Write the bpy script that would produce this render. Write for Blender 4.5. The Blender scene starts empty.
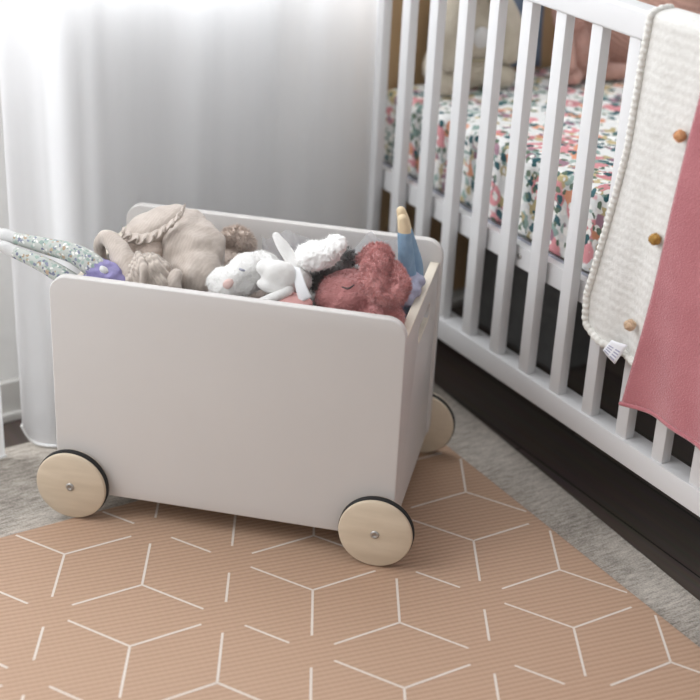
import bpy, bmesh, math, random
from mathutils import Vector, Matrix, Euler, noise
random.seed(7)
S = 0.138                      # one pattern unit of the play mat in metres
scn = bpy.context.scene
COL = scn.collection
PI = math.pi

# ------------------------------------------------------------------ frames
def frame(x, y, z, rz):
    return Matrix.Translation((x, y, z)) @ Matrix.Rotation(rz, 4, 'Z')
WORLD = frame(0, 0, 0, 0)
BOX = frame(-2.92291, 13.33974, 0, math.radians(-10.807))     # u along the front, v into depth, z up
CRIB = frame(2.61045, 14.37345, 0, math.radians(-57.0714))    # s along the rail, t into the crib
CURT = frame(-3.80, 14.90, 0, 0.696)                          # w along the curtain
WALL = frame(-4.18, 15.83, 0, math.radians(36.3))

# camera (solved from the mat pattern)
F, H, PITCH, ROLL = 1456.4997, 8.735523, 0.4553021, 0.0509501
fwd = Vector((0, math.cos(PITCH), -math.sin(PITCH)))
rgt0 = Vector((1, 0, 0)); up0 = rgt0.cross(fwd)
rgt = rgt0 * math.cos(ROLL) + up0 * math.sin(ROLL)
upv = up0 * math.cos(ROLL) - rgt0 * math.sin(ROLL)
CAM = Vector((0, 0, H))

def at(fr, px, py, y):
    """point of frame fr whose second coordinate is y and which the photo shows at px, py"""
    d = fwd + rgt * ((px - 350) / F) - upv * ((py - 350) / F)
    inv = fr.inverted()
    o = inv @ CAM; dd = inv.to_3x3() @ d
    k = (y - o.y) / dd.y
    return o + dd * k

# ------------------------------------------------------------------ materials
def nm(m):
    m.use_nodes = True
    nt = m.node_tree
    return nt, nt.nodes, nt.links, nt.nodes['Principled BSDF']

def simple(name, col, rough=0.6, var=0.06, scale=40.0, bump=0.0, bscale=200.0, sheen=0.0, metal=0.0, spec=0.4, coords='Object', stretch=(1, 1, 1), col2=None):
    m = bpy.data.materials.new(name)
    nt, N, Lk, b = nm(m)
    tc = N.new('ShaderNodeTexCoord'); mp = N.new('ShaderNodeMapping'); mp.inputs['Scale'].default_value = stretch
    Lk.new(tc.outputs[coords], mp.inputs[0])
    n = N.new('ShaderNodeTexNoise'); n.inputs['Scale'].default_value = scale; n.inputs['Detail'].default_value = 4
    Lk.new(mp.outputs[0], n.inputs[0])
    r = N.new('ShaderNodeValToRGB')
    c2 = col2 or tuple(max(0, c * (1 - 2 * var)) for c in col)
    r.color_ramp.elements[0].color = (*c2, 1); r.color_ramp.elements[0].position = .3
    r.color_ramp.elements[1].color = (*col, 1); r.color_ramp.elements[1].position = .7
    Lk.new(n.outputs[0], r.inputs[0]); Lk.new(r.outputs[0], b.inputs['Base Color'])
    b.inputs['Roughness'].default_value = rough; b.inputs['Metallic'].default_value = metal
    b.inputs['Specular IOR Level'].default_value = spec
    if sheen:
        b.inputs['Sheen Weight'].default_value = sheen; b.inputs['Sheen Roughness'].default_value = .5
    if bump:
        n2 = N.new('ShaderNodeTexNoise'); n2.inputs['Scale'].default_value = bscale; n2.inputs['Detail'].default_value = 3
        Lk.new(mp.outputs[0], n2.inputs[0])
        bp = N.new('ShaderNodeBump'); bp.inputs['Strength'].default_value = bump; bp.inputs['Distance'].default_value = .004
        Lk.new(n2.outputs[0], bp.inputs['Height']); Lk.new(bp.outputs[0], b.inputs['Normal'])
    return m

def ribbed(name, col, dark, axis_scale, direction=(1, 0, 0), rough=0.9, bump=.5, sheen=.3, amount=1.0, noisescale=60, distort=1.0):
    """a cloth with fine parallel ribs"""
    m = bpy.data.materials.new(name)
    nt, N, Lk, b = nm(m)
    tc = N.new('ShaderNodeTexCoord'); mp = N.new('ShaderNodeMapping')
    mp.inputs['Rotation'].default_value = direction
    Lk.new(tc.outputs['Object'], mp.inputs[0])
    w = N.new('ShaderNodeTexWave'); w.inputs['Scale'].default_value = axis_scale; w.inputs['Distortion'].default_value = distort
    w.inputs['Detail'].default_value = 2; w.inputs['Detail Scale'].default_value = 2
    Lk.new(mp.outputs[0], w.inputs[0])
    n = N.new('ShaderNodeTexNoise'); n.inputs['Scale'].default_value = noisescale; n.inputs['Detail'].default_value = 4
    Lk.new(mp.outputs[0], n.inputs[0])
    mx = N.new('ShaderNodeMath'); mx.operation = 'MULTIPLY_ADD'; mx.inputs[1].default_value = .5 * amount
    Lk.new(w.outputs['Fac'], mx.inputs[0]); Lk.new(n.outputs[0], mx.inputs[2])
    r = N.new('ShaderNodeValToRGB')
    r.color_ramp.elements[0].color = (*dark, 1); r.color_ramp.elements[0].position = .35
    r.color_ramp.elements[1].color = (*col, 1); r.color_ramp.elements[1].position = .85
    Lk.new(mx.outputs[0], r.inputs[0]); Lk.new(r.outputs[0], b.inputs['Base Color'])
    b.inputs['Roughness'].default_value = rough; b.inputs['Specular IOR Level'].default_value = .15
    b.inputs['Sheen Weight'].default_value = sheen
    bp = N.new('ShaderNodeBump'); bp.inputs['Strength'].default_value = bump; bp.inputs['Distance'].default_value = .003
    Lk.new(mx.outputs[0], bp.inputs['Height']); Lk.new(bp.outputs[0], b.inputs['Normal'])
    return m

def printed(name, base, layers, lift=1.25, warp=.3, bump=.15, rough=.85, stretch=(1, 1, 1)):
    """cloth print: layers = (scale, threshold, colour, offset, randomness of presence)"""
    m = bpy.data.materials.new(name)
    nt, N, Lk, b = nm(m)
    tc = N.new('ShaderNodeTexCoord'); mp0 = N.new('ShaderNodeMapping'); mp0.inputs['Scale'].default_value = stretch
    Lk.new(tc.outputs['Object'], mp0.inputs[0])
    prev = None
    for (sc, th, col, off, keep, wscale, wamt) in layers:
        mp = N.new('ShaderNodeMapping'); mp.inputs['Location'].default_value = off
        Lk.new(mp0.outputs[0], mp.inputs[0])
        nz = N.new('ShaderNodeTexNoise'); nz.inputs['Scale'].default_value = wscale; nz.inputs['Detail'].default_value = 2
        Lk.new(mp.outputs[0], nz.inputs[0])
        sub = N.new('ShaderNodeVectorMath'); sub.operation = 'SUBTRACT'; sub.inputs[1].default_value = (.5, .5, .5)
        Lk.new(nz.outputs['Color'], sub.inputs[0])
        scl = N.new('ShaderNodeVectorMath'); scl.operation = 'SCALE'; scl.inputs['Scale'].default_value = wamt
        Lk.new(sub.outputs[0], scl.inputs[0])
        add = N.new('ShaderNodeVectorMath'); add.operation = 'ADD'
        Lk.new(mp.outputs[0], add.inputs[0]); Lk.new(scl.outputs[0], add.inputs[1])
        v = N.new('ShaderNodeTexVoronoi'); v.inputs['Scale'].default_value = sc
        Lk.new(add.outputs[0], v.inputs['Vector'])
        lt = N.new('ShaderNodeMapRange'); lt.inputs['From Min'].default_value = th + .06; lt.inputs['From Max'].default_value = th - .02
        Lk.new(v.outputs['Distance'], lt.inputs[0])
        sp = N.new('ShaderNodeSeparateColor'); Lk.new(v.outputs['Color'], sp.inputs[0])
        kp = N.new('ShaderNodeMath'); kp.operation = 'LESS_THAN'; kp.inputs[1].default_value = keep
        Lk.new(sp.outputs[0], kp.inputs[0])
        mul = N.new('ShaderNodeMath'); mul.operation = 'MULTIPLY'
        Lk.new(lt.outputs[0], mul.inputs[0]); Lk.new(kp.outputs[0], mul.inputs[1])
        mix = N.new('ShaderNodeMix'); mix.data_type = 'RGBA'
        Lk.new(mul.outputs[0], mix.inputs['Factor'])
        if prev is None: mix.inputs[6].default_value = (*base, 1)
        else: Lk.new(prev, mix.inputs[6])
        # a little shade variation inside each motif
        hs = N.new('ShaderNodeMix'); hs.data_type = 'RGBA'
        hs.inputs[6].default_value = (*col, 1); hs.inputs[7].default_value = (*[min(1, c * lift + .04) for c in col], 1)
        Lk.new(sp.outputs[1], hs.inputs['Factor'])
        Lk.new(hs.outputs[2], mix.inputs[7])
        prev = mix.outputs[2]
    Lk.new(prev, b.inputs['Base Color'])
    b.inputs['Roughness'].default_value = rough; b.inputs['Specular IOR Level'].default_value = .2
    return m

def sheer(name, col, clear):
    m = bpy.data.materials.new(name)
    nt, N, Lk, b = nm(m)
    out = N['Material Output']
    b.inputs['Base Color'].default_value = (*col, 1); b.inputs['Roughness'].default_value = .9; b.inputs['Specular IOR Level'].default_value = .1
    tc = N.new('ShaderNodeTexCoord'); n = N.new('ShaderNodeTexNoise'); n.inputs['Scale'].default_value = 6; n.inputs['Detail'].default_value = 3
    mp = N.new('ShaderNodeMapping'); mp.inputs['Scale'].default_value = (6, 6, .6)
    Lk.new(tc.outputs['Object'], mp.inputs[0]); Lk.new(mp.outputs[0], n.inputs[0])
    r = N.new('ShaderNodeMapRange'); r.inputs['To Min'].default_value = clear * .7; r.inputs['To Max'].default_value = clear * 1.3
    Lk.new(n.outputs[0], r.inputs[0])
    tl = N.new('ShaderNodeBsdfTranslucent'); tl.inputs['Color'].default_value = (*col, 1)
    m1 = N.new('ShaderNodeMixShader'); m1.inputs[0].default_value = .62
    Lk.new(b.outputs[0], m1.inputs[1]); Lk.new(tl.outputs[0], m1.inputs[2])
    tr = N.new('ShaderNodeBsdfTransparent')
    m2 = N.new('ShaderNodeMixShader')
    Lk.new(r.outputs[0], m2.inputs[0]); Lk.new(m1.outputs[0], m2.inputs[1]); Lk.new(tr.outputs[0], m2.inputs[2])
    Lk.new(m2.outputs[0], out.inputs[0])
    return m

def wood(name, light, dark, scale=30, stretch=(1, 12, 1), rough=.55, bump=.1):
    return simple(name, light, rough=rough, scale=scale, stretch=stretch, col2=dark, bump=bump, bscale=scale * 3)

M = {}
M['white_paint'] = simple('white_paint', (.625, .60, .58), rough=.45, var=.01, scale=8)
M['crib_white'] = simple('crib_white', (.74, .74, .745), rough=.38, var=.01, scale=8)
M['ply_edge'] = simple('ply_edge', (.78, .71, .60), rough=.6, scale=25, var=.05, stretch=(1, 1, 14))
M['beech'] = simple('beech', (.66, .56, .43), rough=.55, scale=14, stretch=(1, 1, 5), col2=(.58, .48, .36), bump=.05, bscale=120)
M['rubber'] = simple('black_rubber', (.018, .018, .018), rough=.7, var=.1)
M['steel'] = simple('steel', (.45, .44, .42), rough=.35, metal=.9, var=.05)
M['oak'] = simple('oak_panel', (.52, .36, .205), rough=.5, scale=9, stretch=(1, 1, .08), col2=(.42, .28, .15))
M['wall'] = simple('wall_paint', (.84, .84, .82), rough=.9, var=.02, bump=.05)
M['trim'] = simple('trim_paint', (.66, .65, .62), rough=.6, var=.02)
M['hem_line'] = simple('hem_cloth', (.8, .8, .8), rough=.9)
M['curtain'] = sheer('sheer_curtain', (.93, .935, .95), .09)
M['tulle'] = sheer('white_tulle', (.82, .83, .86), .62)
M['line'] = simple('mat_line_print', (.72, .65, .585), rough=.7, var=.02)
M['dark_box'] = simple('charcoal_fabric', (.15, .15, .148), rough=.9, var=.1, bump=.1)

# dark floor boards
def floor_mat():
    m = bpy.data.materials.new('dark_boards'); nt, N, Lk, b = nm(m)
    tc = N.new('ShaderNodeTexCoord'); mp = N.new('ShaderNodeMapping'); mp.inputs['Rotation'].default_value = (0, 0, math.radians(57))
    Lk.new(tc.outputs['Object'], mp.inputs[0])
    br = N.new('ShaderNodeTexBrick'); br.inputs['Scale'].default_value = 1; br.inputs['Brick Width'].default_value = 1.1; br.inputs['Row Height'].default_value = .11
    br.inputs['Mortar Size'].default_value = .0015; br.inputs['Color1'].default_value = (.075, .060, .052, 1); br.inputs['Color2'].default_value = (.13, .104, .088, 1)
    br.inputs['Mortar'].default_value = (.006, .005, .004, 1)
    Lk.new(mp.outputs[0], br.inputs[0])
    mp2 = N.new('ShaderNodeMapping'); mp2.inputs['Scale'].default_value = (3, 50, 1); Lk.new(mp.outputs[0], mp2.inputs[0])
    n = N.new('ShaderNodeTexNoise'); n.inputs['Scale'].default_value = 2; n.inputs['Detail'].default_value = 5; Lk.new(mp2.outputs[0], n.inputs[0])
    mx = N.new('ShaderNodeMix'); mx.data_type = 'RGBA'; mx.blend_type = 'MULTIPLY'; mx.inputs['Factor'].default_value = .6
    Lk.new(br.outputs[0], mx.inputs[6]); Lk.new(n.outputs['Color'], mx.inputs[7]); 
    ad = N.new('ShaderNodeMix'); ad.data_type = 'RGBA'; ad.blend_type = 'ADD'; ad.inputs['Factor'].default_value = .25
    Lk.new(mx.outputs[2], ad.inputs[6]); Lk.new(br.outputs[0], ad.inputs[7])
    Lk.new(ad.outputs[2], b.inputs['Base Color'])
    b.inputs['Roughness'].default_value = .55; b.inputs['Specular IOR Level'].default_value = .25
    return m
M['floor'] = floor_mat()

def rug_mat():
    m = bpy.data.materials.new('grey_woven_rug'); nt, N, Lk, b = nm(m)
    tc = N.new('ShaderNodeTexCoord'); mp = N.new('ShaderNodeMapping'); mp.inputs['Rotation'].default_value = (0, 0, math.radians(-33))
    Lk.new(tc.outputs['Object'], mp.inputs[0])
    mp2 = N.new('ShaderNodeMapping'); mp2.inputs['Scale'].default_value = (12, 60, 1); Lk.new(mp.outputs[0], mp2.inputs[0])
    n = N.new('ShaderNodeTexNoise'); n.inputs['Scale'].default_value = 3; n.inputs['Detail'].default_value = 6; n.inputs['Roughness'].default_value = .7; Lk.new(mp2.outputs[0], n.inputs[0])
    n2 = N.new('ShaderNodeTexNoise'); n2.inputs['Scale'].default_value = 5; n2.inputs['Detail'].default_value = 5; Lk.new(mp.outputs[0], n2.inputs[0])
    n3 = N.new('ShaderNodeTexNoise'); n3.inputs['Scale'].default_value = 380; n3.inputs['Detail'].default_value = 2; Lk.new(mp.outputs[0], n3.inputs[0])
    a = N.new('ShaderNodeMath'); a.operation = 'MULTIPLY_ADD'; a.inputs[1].default_value = .55; Lk.new(n.outputs[0], a.inputs[0])
    c = N.new('ShaderNodeMath'); c.operation = 'MULTIPLY'; c.inputs[1].default_value = .35; Lk.new(n2.outputs[0], c.inputs[0]); Lk.new(c.outputs[0], a.inputs[2])
    e = N.new('ShaderNodeMath'); e.operation = 'MULTIPLY_ADD'; e.inputs[1].default_value = .3; Lk.new(n3.outputs[0], e.inputs[0]); Lk.new(a.outputs[0], e.inputs[2])
    r = N.new('ShaderNodeValToRGB'); r.color_ramp.elements[0].position = .48; r.color_ramp.elements[1].position = .74
    r.color_ramp.elements[0].color = (.21, .186, .16, 1); r.color_ramp.elements[1].color = (.66, .605, .54, 1)
    Lk.new(e.outputs[0], r.inputs[0]); Lk.new(r.outputs[0], b.inputs['Base Color'])
    b.inputs['Roughness'].default_value = .95; b.inputs['Specular IOR Level'].default_value = .1
    bp = N.new('ShaderNodeBump'); bp.inputs['Strength'].default_value = .7; bp.inputs['Distance'].default_value = .004
    Lk.new(e.outputs[0], bp.inputs['Height']); Lk.new(bp.outputs[0], b.inputs['Normal'])
    return m
M['rug'] = rug_mat()

def foam_mat():
    m = bpy.data.materials.new('peach_foam'); nt, N, Lk, b = nm(m)
    tc = N.new('ShaderNodeTexCoord')
    outs = []
    for ang, amt in ((22, 1.0), (-66, .12)):
        mp = N.new('ShaderNodeMapping'); mp.inputs['Rotation'].default_value = (0, 0, math.radians(90 - ang))
        Lk.new(tc.outputs['Object'], mp.inputs[0])
        w = N.new('ShaderNodeTexWave'); w.inputs['Scale'].default_value = 2 * PI / (20 * .0088)
        Lk.new(mp.outputs[0], w.inputs[0])
        k = N.new('ShaderNodeMath'); k.operation = 'MULTIPLY'; k.inputs[1].default_value = amt; Lk.new(w.outputs['Fac'], k.inputs[0]); outs.append(k)
    ad = N.new('ShaderNodeMath'); ad.operation = 'ADD'; Lk.new(outs[0].outputs[0], ad.inputs[0]); Lk.new(outs[1].outputs[0], ad.inputs[1])
    r = N.new('ShaderNodeValToRGB')
    r.color_ramp.elements[0].color = (.395, .255, .170, 1); r.color_ramp.elements[1].color = (.485, .328, .230, 1); r.color_ramp.elements[1].position = .9
    Lk.new(ad.outputs[0], r.inputs[0]); Lk.new(r.outputs[0], b.inputs['Base Color'])
    b.inputs['Roughness'].default_value = .55; b.inputs['Specular IOR Level'].default_value = .35
    bp = N.new('ShaderNodeBump'); bp.inputs['Strength'].default_value = .35; bp.inputs['Distance'].default_value = .0015
    Lk.new(ad.outputs[0], bp.inputs['Height']); Lk.new(bp.outputs[0], b.inputs['Normal'])
    return m
M['foam'] = foam_mat()

M['floral'] = printed('floral_sheet', (.80, .81, .80), [
    (44, .46, (.26, .36, .33), (3.1, 1.2, .4), .45, 40, .03),      # sage leaves
    (36, .46, (.48, .40, .22), (.7, 2.2, 1.4), .30, 40, .03),      # mustard sprigs
    (25, .50, (.60, .25, .27), (5.2, .3, 2.1), .40, 45, .015),     # pink blooms
    (28, .42, (.62, .28, .17), (8.2, 4.3, .7), .25, 45, .015),     # coral blooms
    (38, .42, (.30, .17, .22), (2.2, 7.3, 3.1), .28, 45, .015),    # mauve blooms
    (60, .40, (.80, .78, .74), (7.2, 2.3, 1.1), .35, 45, .01),
    (56, .44, (.03, .10, .115), (1.2, 5.3, 6.1), .34, 45, .02),    # dark teal leaves
    (70, .38, (.12, .17, .12), (4.2, 1.3, 8.1), .34, 45, .02),
    (75, .33, (.82, .80, .76), (9.2, 5.3, 4.1), .35, 45, .01)])
M['legprint'] = printed('small_floral_cotton', (.50, .52, .49), [
    (150, .48, (.29, .37, .33), (0, 0, 0), .5, 90, .008),
    (170, .44, (.17, .18, .25), (3, 1, 2), .34, 90, .008),
    (160, .42, (.38, .29, .20), (1, 4, 2), .20, 90, .008),
    (190, .42, (.62, .62, .59), (5, 4, 2), .35, 90, .008)])
M['footcloth'] = simple('white_cotton', (.66, .66, .65), rough=.9, bump=.2, sheen=.2)
M['lilac'] = simple('lilac_satin', (.35, .31, .60), rough=.5, var=.25, scale=30, bump=.1, bscale=60)
M['muslin'] = ribbed('beige_muslin', (.60, .53, .475), (.47, .405, .355), 70, (0, 0, .5), amount=.35, bump=.45, noisescale=45, distort=4)
M['ribknit'] = ribbed('beige_rib_knit', (.58, .51, .45), (.36, .31, .27), 32, (0, .35, .9), amount=1.0, bump=.9, noisescale=80, distort=.6)
M['brownfur'] = simple('taupe_fur', (.74, .63, .555), rough=.95, scale=90, col2=(.58, .48, .415), bump=.7, bscale=260, sheen=.4)
M['whitefur'] = simple('white_fur', (.80, .795, .775), rough=.95, scale=60, col2=(.74, .73, .71), bump=.5, bscale=240, sheen=.4)
M['fluffwhite'] = simple('long_white_pile', (.95, .945, .93), rough=.95, scale=60, col2=(.84, .83, .81), sheen=.4)
M['whiteplush'] = simple('smooth_white_plush', (.76, .75, .73), rough=.95, var=.02, scale=60, bump=.15, bscale=300, sheen=.3)
M['greyfur'] = simple('dark_grey_fur', (.17, .165, .16), rough=.95, scale=80, col2=(.05, .05, .048), bump=.7, bscale=260, sheen=.3)
M['pinkfur'] = simple('dusty_rose_fur', (.66, .32, .305), rough=.95, scale=70, col2=(.46, .19, .182), bump=.8, bscale=240, sheen=.5)
M['pinkfur_shaded'] = simple('shaded_rose_fur', (.54, .245, .235), rough=.95, scale=70, col2=(.42, .17, .165), bump=.8, bscale=240, sheen=.3)  # same rose fur, shade put into the colour to set body off from ear
M['palepink'] = simple('pale_pink_cloth', (.72, .40, .38), rough=.9, var=.05, bump=.2)
M['nosepink'] = simple('pink_stitching', (.72, .53, .49), rough=.9, var=.05, bump=.2)
M['dark_thread'] = simple('dark_thread', (.10, .07, .07), rough=.9)
M['greythread'] = simple('grey_thread', (.35, .36, .42), rough=.9)
M['satin'] = simple('white_satin', (.86, .87, .89), rough=.35, var=.01)
M['bluecloth'] = simple('blue_cotton', (.26, .39, .52), rough=.85, scale=60, col2=(.20, .32, .45), bump=.3)
M['creamwood'] = simple('cream_felt', (.74, .60, .40), rough=.8, var=.05, bump=.2)
M['lilacgrey'] = simple('lilac_grey_cotton', (.40, .41, .53), rough=.9, var=.08, scale=50, bump=.4, bscale=120)
M['beigeplush'] = simple('oatmeal_plush', (.58, .53, .44), rough=.95, scale=30, col2=(.47, .42, .33), bump=.4, bscale=160, sheen=.3)
M['patchplush'] = simple('olive_plush_patch', (.40, .36, .25), rough=.95, scale=30, var=.1, bump=.4)
M['blush'] = simple('blush_plush', (.62, .38, .32), rough=.95, scale=40, var=.1, bump=.4, bscale=160, sheen=.3)
M['knitbrown'] = ribbed('rose_brown_knit', (.68, .43, .355), (.46, .27, .22), 50, (0, .5, .3), amount=.8, bump=.9, noisescale=120)
M['bluecushion'] = simple('blue_linen', (.22, .30, .42), rough=.9, scale=30, var=.12, bump=.3)
M['whiteknit'] = ribbed('cream_knit', (.77, .76, .73), (.66, .645, .61), 22, (0, PI / 2, 0), amount=.5, bump=.35, noisescale=150, sheen=.3, distort=.3)
M['whitebraid'] = simple('cream_braid', (.82, .81, .77), rough=.9, scale=80, col2=(.72, .70, .65), bump=.5, bscale=200)
M['mustard'] = simple('mustard_yarn', (.62, .38, .11), rough=.95, scale=120, col2=(.42, .23, .06), bump=.8, bscale=300)
M['peachyarn'] = simple('peach_yarn', (.80, .45, .24), rough=.95, scale=120, col2=(.62, .31, .15), bump=.8, bscale=300)
M['apricot'] = simple('pale_apricot_yarn', (.80, .60, .42), rough=.95, scale=120, var=.1, bump=.8, bscale=300)
M['pinkblanket'] = simple('dusty_pink_fleece', (.52, .185, .205), rough=.95, scale=18, col2=(.44, .14, .16), bump=.5, bscale=420, sheen=.5)
M['tagcloth'] = simple('tag_cloth', (.84, .84, .87), rough=.6, var=.02)
M['taglines'] = simple('tag_print', (.42, .42, .55), rough=.7, var=.02)
M['pane'] = None

# ------------------------------------------------------------------ mesh helpers
def finish(name, bm, mat, root=None, fr=WORLD, off=(0, 0, 0), smooth=True, autos=None):
    """link bm (in units of frame fr) as one object; under root its vertices are relative to off"""
    me = bpy.data.meshes.new(name)
    bmesh.ops.recalc_face_normals(bm, faces=bm.faces)
    off = Vector(off)
    if root is None:
        for v in bm.verts: v.co = (fr @ v.co) * S
    else:
        for v in bm.verts: v.co = (v.co - off) * S
    if smooth:
        for f in bm.faces: f.smooth = True
    bm.to_mesh(me); bm.free()
    o = bpy.data.objects.new(name, me); COL.objects.link(o)
    for mm in (mat if isinstance(mat, (list, tuple)) else [mat]): me.materials.append(mm)
    if root is not None: o.parent = root
    if smooth and autos is not None:
        try: me.set_sharp_from_angle(angle=math.radians(autos))
        except Exception: pass
    return o

class Thing:
    def __init__(s, name, label, cat, fr=WORLD, off=(0, 0, 0), group=None):
        e = bpy.data.objects.new(name, None); COL.objects.link(e)
        e.empty_display_size = .05
        off = Vector(off)
        p = fr @ off
        e.location = p * S; e.rotation_euler = fr.to_euler()
        e['label'] = label; e['category'] = cat
        if group: e['group'] = group
        s.e = e; s.fr = fr; s.off = off
    def part(s, name, bm, mat, parent=None, smooth=True, autos=None, label=None):
        o = finish(name, bm, mat, parent if parent is not None else s.e, s.fr, s.off, smooth, autos)
        if label: o['label'] = label
        return o

def single(name, bm, mat, label, cat, fr=WORLD, off=(0, 0, 0), group=None, smooth=True, autos=None):
    o = finish(name, bm, mat, fr=fr, root=None, smooth=smooth, autos=autos) if False else None
    me_root = bpy.data.objects.new('tmp', None)
    off = Vector(off)
    o = finish(name, bm, mat, root=me_root, fr=fr, off=off, smooth=smooth, autos=autos)
    o.parent = None
    bpy.data.objects.remove(me_root)
    o.location = (fr @ off) * S; o.rotation_euler = fr.to_euler()
    o['label'] = label; o['category'] = cat
    if group: o['group'] = group
    return o

def struct(name, bm, mat, fr=WORLD, smooth=False):
    o = finish(name, bm, mat, fr=fr, smooth=smooth); o['kind'] = 'structure'; return o

def box(a, b, bev=0.0, seg=2, bm=None):
    t = bmesh.new()
    bmesh.ops.create_cube(t, size=1)
    for v in t.verts:
        v.co = Vector([a[i] + (v.co[i] + .5) * (b[i] - a[i]) for i in range(3)])
    if bev: bmesh.ops.bevel(t, geom=list(t.edges), offset=bev, segments=seg, affect='EDGES', profile=.6)
    return join(bm, t) if bm else t

def join(bm, t):
    me = bpy.data.meshes.new('t'); t.to_mesh(me); t.free(); bm.from_mesh(me); bpy.data.meshes.remove(me); return bm

def rr(x0, x1, y0, y1, r, n=8):
    """rounded rectangle outline; r = radii bl, br, tr, tl"""
    pts = []
    for (cx, cy, a0, rad) in ((x0 + r[0], y0 + r[0], PI, r[0]), (x1 - r[1], y0 + r[1], 1.5 * PI, r[1]), (x1 - r[2], y1 - r[2], 0, r[2]), (x0 + r[3], y1 - r[3], PI / 2, r[3])):
        for k in range(n + 1):
            a = a0 + k * PI / 2 / n
            pts.append((cx + rad * math.cos(a), cy + rad * math.sin(a)))
    return pts

def panel(outline, holes, thick, bev, mapper):
    """flat board from 2D outlines with holes, softened edges; mapper(x, y, depth) -> point"""
    cu = bpy.data.curves.new('c', 'CURVE'); cu.dimensions = '2D'; cu.fill_mode = 'BOTH'
    for pts in [outline] + holes:
        sp = cu.splines.new('POLY'); sp.points.add(len(pts) - 1)
        for p, q in zip(sp.points, pts): p.co = (q[0], q[1], 0, 1)
        sp.use_cyclic_u = True
    cu.extrude = thick / 2 - bev; cu.bevel_depth = bev; cu.bevel_resolution = 2; cu.offset = -bev
    o = bpy.data.objects.new('c', cu); COL.objects.link(o)
    dg = bpy.context.evaluated_depsgraph_get()
    me = bpy.data.meshes.new_from_object(o.evaluated_get(dg))
    bm = bmesh.new(); bm.from_mesh(me)
    bmesh.ops.remove_doubles(bm, verts=bm.verts, dist=1e-5)
    bpy.data.objects.remove(o); bpy.data.curves.remove(cu); bpy.data.meshes.remove(me)
    for v in bm.verts: v.co = Vector(mapper(v.co.x, v.co.y, v.co.z))
    return bm

def catmull(P, n):
    P = [Vector(p) for p in P]
    if len(P) < 3: 
        return [P[0].lerp(P[-1], k / n) for k in range(n + 1)]
    Q = [P[0] * 2 - P[1]] + P + [P[-1] * 2 - P[-2]]
    out = []
    for i in range(1, len(Q) - 2):
        a, b, c, d = Q[i - 1:i + 3]
        for k in range(n):
            t = k / n
            out.append(.5 * (2 * b + (c - a) * t + (2 * a - 5 * b + 4 * c - d) * t * t + (3 * b - a - 3 * c + d) * t ** 3))
    out.append(P[-1]); return out

def tube(P, R, n=6, seg=14, caps=True, bm=None, squash=None):
    """round-ended tube through P with radii R"""
    C = catmull(P, n)
    rv = [Vector((r, 0, 0)) for r in R]
    RR = [max(.004, v.x) for v in catmull(rv, n)] if len(R) > 2 else [R[0] + (R[-1] - R[0]) * k / (len(C) - 1) for k in range(len(C))]
    if caps:
        d0 = (C[0] - C[1]).normalized(); d1 = (C[-1] - C[-2]).normalized()
        h0 = [(C[0] + d0 * RR[0] * math.sin(a), RR[0] * math.cos(a)) for a in (1.52, 1.2, .8, .4)]
        h1 = [(C[-1] + d1 * RR[-1] * math.sin(a), RR[-1] * math.cos(a)) for a in (.4, .8, 1.2, 1.52)]
        C = [h[0] for h in h0] + C + [h[0] for h in h1]
        RR = [h[1] for h in h0] + RR + [h[1] for h in h1]
    bm = bm or bmesh.new()
    up = None; prev = None
    for i, p in enumerate(C):
        d = (C[min(i + 1, len(C) - 1)] - C[max(i - 1, 0)]).normalized()
        if up is None:
            up = d.orthogonal().normalized()
            if squash is not None:
                up = (squash[0] - d * squash[0].dot(d)).normalized()
        up = (up - d * up.dot(d)).normalized(); sd = d.cross(up)
        k1, k2 = (1, 1) if squash is None else (squash[1], squash[2])
        ring = [bm.verts.new(p + up * math.cos(2 * PI * j / seg) * RR[i] * k1 + sd * math.sin(2 * PI * j / seg) * RR[i] * k2) for j in range(seg)]
        if prev:
            for j in range(seg): bm.faces.new((prev[j], prev[(j + 1) % seg], ring[(j + 1) % seg], ring[j]))
        else: bm.faces.new(ring[::-1])
        prev = ring
    bm.faces.new(prev)
    return bm

def ball(c, r, rot=(0, 0, 0), bm=None, u=24, v=16):
    t = bmesh.new(); bmesh.ops.create_uvsphere(t, u_segments=u, v_segments=v, radius=1)
    if not isinstance(r, (tuple, list)): r = (r, r, r)
    mt = Matrix.Translation(c) @ Euler(rot).to_matrix().to_4x4() @ Matrix.Diagonal((*r, 1))
    bmesh.ops.transform(t, matrix=mt, verts=t.verts)
    return join(bm, t) if bm else t

def meld(bm, voxel=.03, smooth=4, lumps=()):
    """melt overlapping shapes into one skin, then add cloth or fur unevenness ((amplitude, scale), ...)"""
    me = bpy.data.meshes.new('m'); bm.to_mesh(me); bm.free()
    o = bpy.data.objects.new('m', me); COL.objects.link(o)
    r = o.modifiers.new('r', 'REMESH'); r.mode = 'VOXEL'; r.voxel_size = voxel
    if smooth:
        s = o.modifiers.new('s', 'SMOOTH'); s.iterations = smooth; s.factor = .5
    dg = bpy.context.evaluated_depsgraph_get()
    me2 = bpy.data.meshes.new_from_object(o.evaluated_get(dg))
    b2 = bmesh.new(); b2.from_mesh(me2)
    bpy.data.objects.remove(o); bpy.data.meshes.remove(me); bpy.data.meshes.remove(me2)
    b2.normal_update()
    mv = [(v, v.normal.copy(), sum(a * noise.noise(v.co * f + Vector((f, a, 3))) for a, f in lumps)) for v in b2.verts]
    for v, n, d in mv: v.co += n * d
    return b2

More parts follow.
